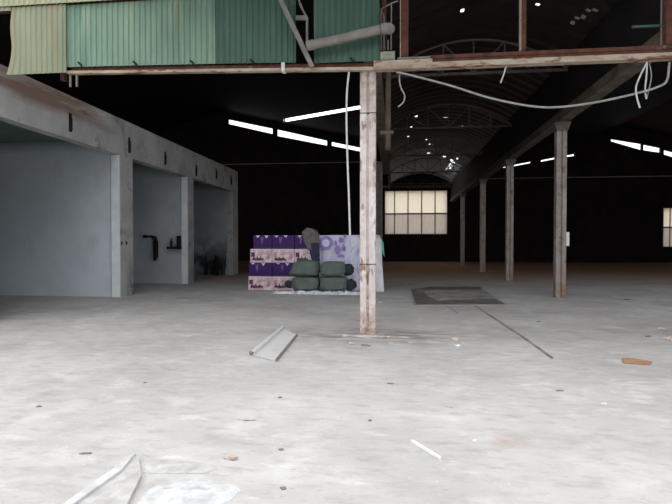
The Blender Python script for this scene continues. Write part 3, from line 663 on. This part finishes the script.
# loose film and teal tarp at its right-hand side
mb = MB(); prev = None
top = [(375, 237), (379, 236), (382.5, 239)]; bot = [(372, 288), (378, 296), (386.5, 295)]
def drape(mb, top, bot, Yt, Yb, n=24, mcols=12, amp=.04, seed=0):
    prev = None
    for j in range(n + 1):
        v = j / n; cur = []
        for i in range(mcols + 1):
            u = i / mcols * (len(top) - 1); k = min(int(u), len(top) - 2); fr = u - k
            tx = top[k][0] + (top[k + 1][0] - top[k][0]) * fr; ty = top[k][1] + (top[k + 1][1] - top[k][1]) * fr
            bx = bot[k][0] + (bot[k + 1][0] - bot[k][0]) * fr; by = bot[k][1] + (bot[k + 1][1] - bot[k][1]) * fr
            e = v ** 1.6; Y = Yt + (Yb - Yt) * v
            A = PY(tx + (bx - tx) * e, ty + (by - ty) * v, Y); 
            A.y += amp * noise.noise((i * .7 + seed, v * 2, seed)); A.z = max(A.z, .012); cur.append(mb.bm.verts.new(A))
        if prev:
            for i in range(mcols): mb.bm.faces.new((prev[i], prev[i + 1], cur[i + 1], cur[i]))
        prev = cur
    return mb
part(drape(MB(), [(374, 236), (379, 235.5), (381.5, 240)], [(374, 291), (379, 294), (384.5, 294)], YW - .03, YW - .35, seed=4), 'loose_film', M['wrap_white'], r, smooth=True, solid=.006)
part(drape(MB(), [(376, 236), (380, 236), (383.5, 243)], [(379, 251), (382, 253), (384.8, 257)], YW + .0, YW + .0, n=10, seed=9), 'teal_tarp', M['teal'], r, smooth=True, solid=.008)
# jacket-like cloth over the corner between cartons and pallet load
r = thing('draped_cloth', 'grey-brown cloth draped over the stack between purple cartons and lavender load', 'cloth', (PY(311, 240, YS).x, YS, HT))
part(drape(MB(), [(302, 232), (307, 227.5), (313, 229), (319, 234)], [(308, 249), (311, 252), (315, 252), (320, 248)], YS - .02, YS - .07, n=16, amp=.09, seed=2), 'grey_cloth', M['cloth'], r, smooth=True, solid=.03)
mb = MB(); c = PY(310.5, 232, YS + .2); mb.blob((c.x, YS + .22, HT + .01), (.30, .24, .20), 3, .3, 2.5, flat=0); part(mb, 'bundle_top', M['cloth'], r, smooth=True)
part(drape(MB(), [(309, 244), (313, 243), (319, 243)], [(312, 260), (315, 263), (320, 261)], YS - .09, YS - .10, n=12, amp=.04, seed=6), 'navy_fold', M['navy'], r, smooth=True, solid=.03)

# ------------------------------------------------------------------ sacks on a crumpled sheet
def sack(px0, px1, py0, py1, Y, dp, label, taper=0.0, tie=1):
    a, b = PY(px0, py1, Y), PY(px1, py0, Y); cx, cz = (a.x + b.x) / 2, (a.z + b.z) / 2; hx, hz = (b.x - a.x) / 2, (b.z - a.z) / 2
    a_z = max(cz - hz, .03); hz = (cz + hz - a_z) / 2; cz = a_z + hz
    r = thing('sack', label, 'sack', (cx, Y + dp, cz - hz), 'grey-green sacks')
    mb = MB(); res = bmesh.ops.create_icosphere(mb.bm, subdivisions=5, radius=1); e = .48
    for v in res['verts']:
        n = v.co.copy(); sg = lambda t: math.copysign(abs(t) ** e, t)
        x, y, z = .93 * sg(n.x), sg(n.y), sg(n.z); L = max(abs(x), abs(y), abs(z), .001); s = 1.04 + .10 * noise.noise(n * 2.4 + Vector((cx * 3, cz * 5, 0))) + .025 * noise.noise(n * 7 + Vector((cx, 0, cz)))
        tz = (z + 1) / 2; xx = x * hx * s * (1 - .0 * tz)
        if taper: xx += taper * hx * tz * (1 if x < 0 else 0) * abs(x)
        zz = cz + z * hz * min(s, 1.02) * (1 - .10 * x * x)
        v.co = Vector((cx + xx, Y + dp + y * dp * s, max(zz, cz - hz)))
    part(mb, 'body', M['sack'], r, smooth=True)
    if tie:
        ex = cx + tie * hx; mb = MB(); mb.blob((ex + tie * (.07 if tie > 0 else .08), Y + dp * .75, cz - hz * .12), (.19 if tie > 0 else .17, .16, hz * (.8 if tie > 0 else .55)), 3, .3, 3); part(mb, 'tied_neck', M['sack_tie'], r, smooth=True)
    return r
Z = .02
sack(290, 318.3, 277.3, 291.2, YS - 1.0, .38, 'grey-green stuffed sack, left one of the lower pair', tie=-1)
sack(318.7, 347.5, 277.3, 291.2, YS - 1.0, .38, 'grey-green stuffed sack, right one of the lower pair', tie=1)
sack(285, 318.2, 260.5, 276.9, YS - 1.0, .36, 'grey-green stuffed sack with sloping left end, left one of the upper pair', taper=.6, tie=0)
sack(318.6, 345, 261.8, 276.9, YS - 1.0, .36, 'grey-green stuffed sack with black tied end, right one of the upper pair', tie=1)
mb = MB(); prev = None; a, b = G(276, 292), G(371, 292)
for j in range(27):
    cur = []
    for i in range(90):
        x = a.x + (b.x - a.x) * i / 89; yy = YS - 1.42 + .9 * j / 26 + .06 * noise.noise((i * .2, 1, 4)) * (1 - j / 26)
        zz = .012 + max(0, .05 + .10 * noise.noise((i * .33, j * .35, 2)) + .05 * noise.noise((i * .8, j * .9, 7))) * (1.0 if 0 < j < 8 else .04) * min(1, min(i, 89 - i) / 5)
        cur.append(mb.bm.verts.new((x, yy, zz)))
    if prev:
        for i in range(89): mb.bm.faces.new((prev[i], prev[i + 1], cur[i + 1], cur[i]))
    prev = cur
tag(mb.build('plastic_sheet', M['wrap_white'], org=((a.x + b.x) / 2, YS - 1, 0), solid=.006), 'crumpled white plastic sheet on the floor under the sacks', 'plastic sheet')

# ------------------------------------------------------------------ floor features and rubbish
def flat(mb, pts, z, t): mb.prism([(G(*q).x, G(*q).y, z) for q in pts], (0, 0, t)); return mb
r = thing('floor_plate', 'dark stained plate set in the floor behind the white column', 'floor plate', (1.6, 15.5, 0))
part(flat(MB(), [(413, 305.5), (506, 305), (488, 293), (481, 287), (411, 289)], .001, .012), 'plate', M['fill'], r)
part(flat(MB(), [(416, 305), (505, 304.6), (495, 299.5), (440, 301), (428, 297), (424, 292), (411, 290)], .013, .004), 'front_edge', M['plate'], r)
part(flat(MB(), [(413, 290.2), (482, 290), (479, 287), (430, 287)], .013, .004), 'rear_edge', M['plate'], r)
struct(flat(MB(), [(474, 306), (476.3, 306), (500, 321), (525, 337.5), (554, 358), (551.5, 359), (522.5, 338), (497.5, 321.6)], .001, .004), 'trim_4', M['joint'])
struct(flat(MB(), [(446, 306), (447.5, 306), (458.5, 313), (457, 313.5)], .001, .003), 'trim_5', M['joint_pale'])
# flat pale tray near the left middle of the floor
A, B, Cc, Dd = G(252, 355.5), G(282, 329.5), G(297, 336), G(276, 362)
r = thing('sheet_panel', 'pale flat panel with a raised left edge lying on the concrete', 'panel', tuple((A + Cc) / 2))
part(MB().prism([A + Vector((0, 0, .006)), B + Vector((0, 0, .006)), Cc + Vector((0, 0, .006)), Dd + Vector((0, 0, .006))], (0, 0, .018)), 'panel', M['panel'], r)
part(MB().bar(A + Vector((.02, 0, .05)), B + Vector((.02, 0, .04)), .05, .05), 'raised_edge', M['panel'], r)
part(MB().bar(Dd + Vector((0, 0, .02)), Cc + Vector((0, 0, .02)), .02, .04), 'dark_edge', M['debris_dark'], r)
part(MB().blob(A + Vector((.0, .03, .035)), (.05, .05, .035), 2, .3, 3, flat=-.03), 'bent_corner', M['debris_dark'], r)
def chunk(px, py, r3, m, name, label, cat, group=None, rz=0, jit=.75, sub_=2):
    r3 = tuple(q * .8 for q in r3); p = G(px, py); rot = Matrix.Rotation(rz, 3, 'Z')
    mb = MB().blob((p.x, p.y, r3[2] * .55), r3, sub_, jit, 2.3, flat=-r3[2] * .53, rot=rot); return tag(mb.build(name, m, org=p), label, cat, group)
chunk(231, 459, (.07, .035, .03), M['stone'], 'stone', 'tan broken stone at the lower left centre of the floor', 'stone', rz=-.3)
# thin broken shard and concrete lumps at the bottom left
a, b = G(80, 506), G(136, 459)
r = thing('broken_slab', 'grey broken slab edge rising to a point at the bottom left', 'slab', tuple(a))
part(MB().prism([a + Vector((-.08, -.1, .002)), a + Vector((.33, -.1, .002)), a.lerp(b, .55) + Vector((.20, 0, .002)), b + Vector((.02, 0, .002)), b + Vector((-.005, .01, .002))], (0, 0, .03)), 'slab', M['debris_grey'], r)
part(MB().prism([a + Vector((-.06, -.1, .033)), a + Vector((.0, -.1, .033)), a.lerp(b, .6) + Vector((.045, 0, .033)), b + Vector((.0, -.01, .033))], (0, 0, .018)), 'white_edge', M['plaster'], r)
def patch(cpx, cpy, rx, ry, h, m, name, label, cat, seed, n=40, rings=10):
    p = G(cpx, cpy); mb = MB(); prev = None; c0 = mb.bm.verts.new((p.x, p.y, h))
    for k in range(1, rings + 1):
        cur = []
        for i in range(n):
            an = 2 * PI * i / n; rr = k / rings * (1 + .28 * noise.noise((math.cos(an) * 1.6 + seed, math.sin(an) * 1.6, seed)) + .1 * noise.noise((math.cos(an) * 5, math.sin(an) * 5 + seed, 1)))
            x, y = p.x + rx * rr * math.cos(an), p.y + ry * rr * math.sin(an)
            cur.append(mb.bm.verts.new((x, y, (h * (1 - (k / rings) ** 2.2) * (1 + .5 * noise.noise((x * 14, y * 14, seed))) if k < rings else .001) + .001)))
        for i in range(n):
            j = (i + 1) % n
            mb.bm.faces.new((c0, cur[i], cur[j]) if prev is None else (prev[i], cur[i], cur[j], prev[j]))
        prev = cur
    mb.bm.faces.new(prev[::-1])
    return tag(mb.build(name, m, org=p), label, cat)
patch(186, 500, .30, .30, .035, M['plaster'], 'plaster_heap', 'low white heap of spilled plaster at the bottom left', 'plaster', 3)
patch(172, 467, .34, .11, .012, M['debris_grey'], 'rubble_patch', 'thin crumbled grey mortar strip above the white plaster heap', 'rubble', 9)
patch(369, 336.5, .34, .10, .022, M['debris_grey'], 'mortar_mound', 'low mound of broken mortar around the white column base', 'mortar', 14)
patch(680, 334, .30, .20, .04, M['debris_grey'], 'mortar_mound', 'low mound of broken mortar at the right edge column base', 'mortar', 17)
a, b = G(412, 442.5), G(440.5, 460)
tag(MB().bar(a + Vector((0, 0, .012)), b + Vector((0, 0, .012)), .022, .02).build('plastic_strip', M['white_stick'], org=a), 'thin white plastic strip lying in the foreground', 'strip')
pts = [(622, 359.5), (630, 359), (652, 362.5), (650, 365.5), (624, 364)]
tag(flat(MB(), pts, .003, .015).build('cardboard_scrap', M['cardboard'], org=G(637, 362)), 'flat brown cardboard scrap on the floor at the right', 'cardboard')
random.seed(5)
RUB = [(346, 337, (.09, .05, .03), 'debris_grey', 'grey lump left of the white column foot'), (352, 344, (.07, .04, .02), 'debris_grey', 'flat grey lump in front of the white column, to its left'),
       (388, 338, (.08, .05, .03), 'stone', 'tan lump just right of the white column foot'), (393, 344, (.14, .05, .02), 'stone', 'long tan flake right of the white column foot'),
       (404, 338, (.10, .04, .02), 'debris_grey', 'grey flake second right of the white column foot'), (412, 343, (.10, .04, .02), 'stone', 'thin tan flake farthest right of the white column foot'),
       (366, 346, (.10, .04, .02), 'debris_dark', 'dark crumbled strip in front of the white column'), (662, 330, (.09, .05, .04), 'plaster', 'white lump at the right edge of the floor'),
       (668, 340, (.10, .05, .04), 'stone', 'tan lump at the right edge of the floor')]
for k, (px, py, r3, m, lab) in enumerate([
    (455, 340, (.09, .05, .035), 'yellow', 'larger ochre crumpled scrap right of the white column'), (463, 343.5, (.05, .03, .02), 'yellow', 'smaller ochre scrap right of the crumpled one'),
    (458, 346, (.05, .03, .02), 'white_stick', 'white paper bit below the ochre scraps'),
    (475, 441, (.03, .016, .01), 'white_stick', 'tiny white chip right of the white strip in the foreground'),
    (560, 391, (.06, .022, .012), 'debris_dark', 'dark sliver of rubble in the right foreground'),
    (584, 369, (.10, .03, .012), 'debris_grey', 'grey flake below the end of the floor joint'),
    (604, 404, (.03, .02, .01), 'white_stick', 'white chip in the right foreground'),
    (390, 384, (.05, .02, .012), 'debris_dark', 'small dark crumb below the white column'),
    (370, 421, (.02, .02, .012), 'debris_dark', 'tiny dark crumb left of the white strip'),
    (86, 454, (.06, .015, .01), 'debris_dark', 'thin dark splinter at the lower left'),
    (39, 407, (.03, .02, .012), 'debris_dark', 'dark crumb at the far left of the floor'),
    (145, 383, (.03, .02, .01), 'debris_dark', 'dark crumb left of the pale panel'),
    (246, 420, (.09, .05, .016), 'debris_grey', 'flat grey flake left centre above the tan stone'),
    (280, 398, (.03, .02, .012), 'debris_dark', 'small dark crumb below the pale panel'),
    (281, 450, (.03, .02, .01), 'debris_dark', 'dark crumb right of the tan stone'),
    (283, 489, (.025, .02, .012), 'debris_dark', 'dark crumb at the bottom left centre'),
    (449, 407, (.05, .02, .01), 'debris_grey', 'thin grey flake in the middle foreground'),
    (539, 322, (.04, .03, .015), 'debris_dark', 'dark crumb left of the floor joint beyond the column'),
    (648, 337, (.06, .03, .02), 'debris_dark', 'dark crumb near the right edge column base'),
    (627, 300, (.16, .07, .02), 'debris_dark', 'dark smear of dirt on the right aisle floor'),
    (380, 303, (.08, .05, .03), 'plaster', 'white paper bit right of the white column near the pallet load'),
    (571, 257.5, (.12, .10, .07), 'plaster', 'white scrap far back in the right aisle')] + RUB):
    chunk(px, py, r3, M[m], 'scrap', lab, 'scrap', 'scraps on the floor', rz=random.uniform(-.5, .5))
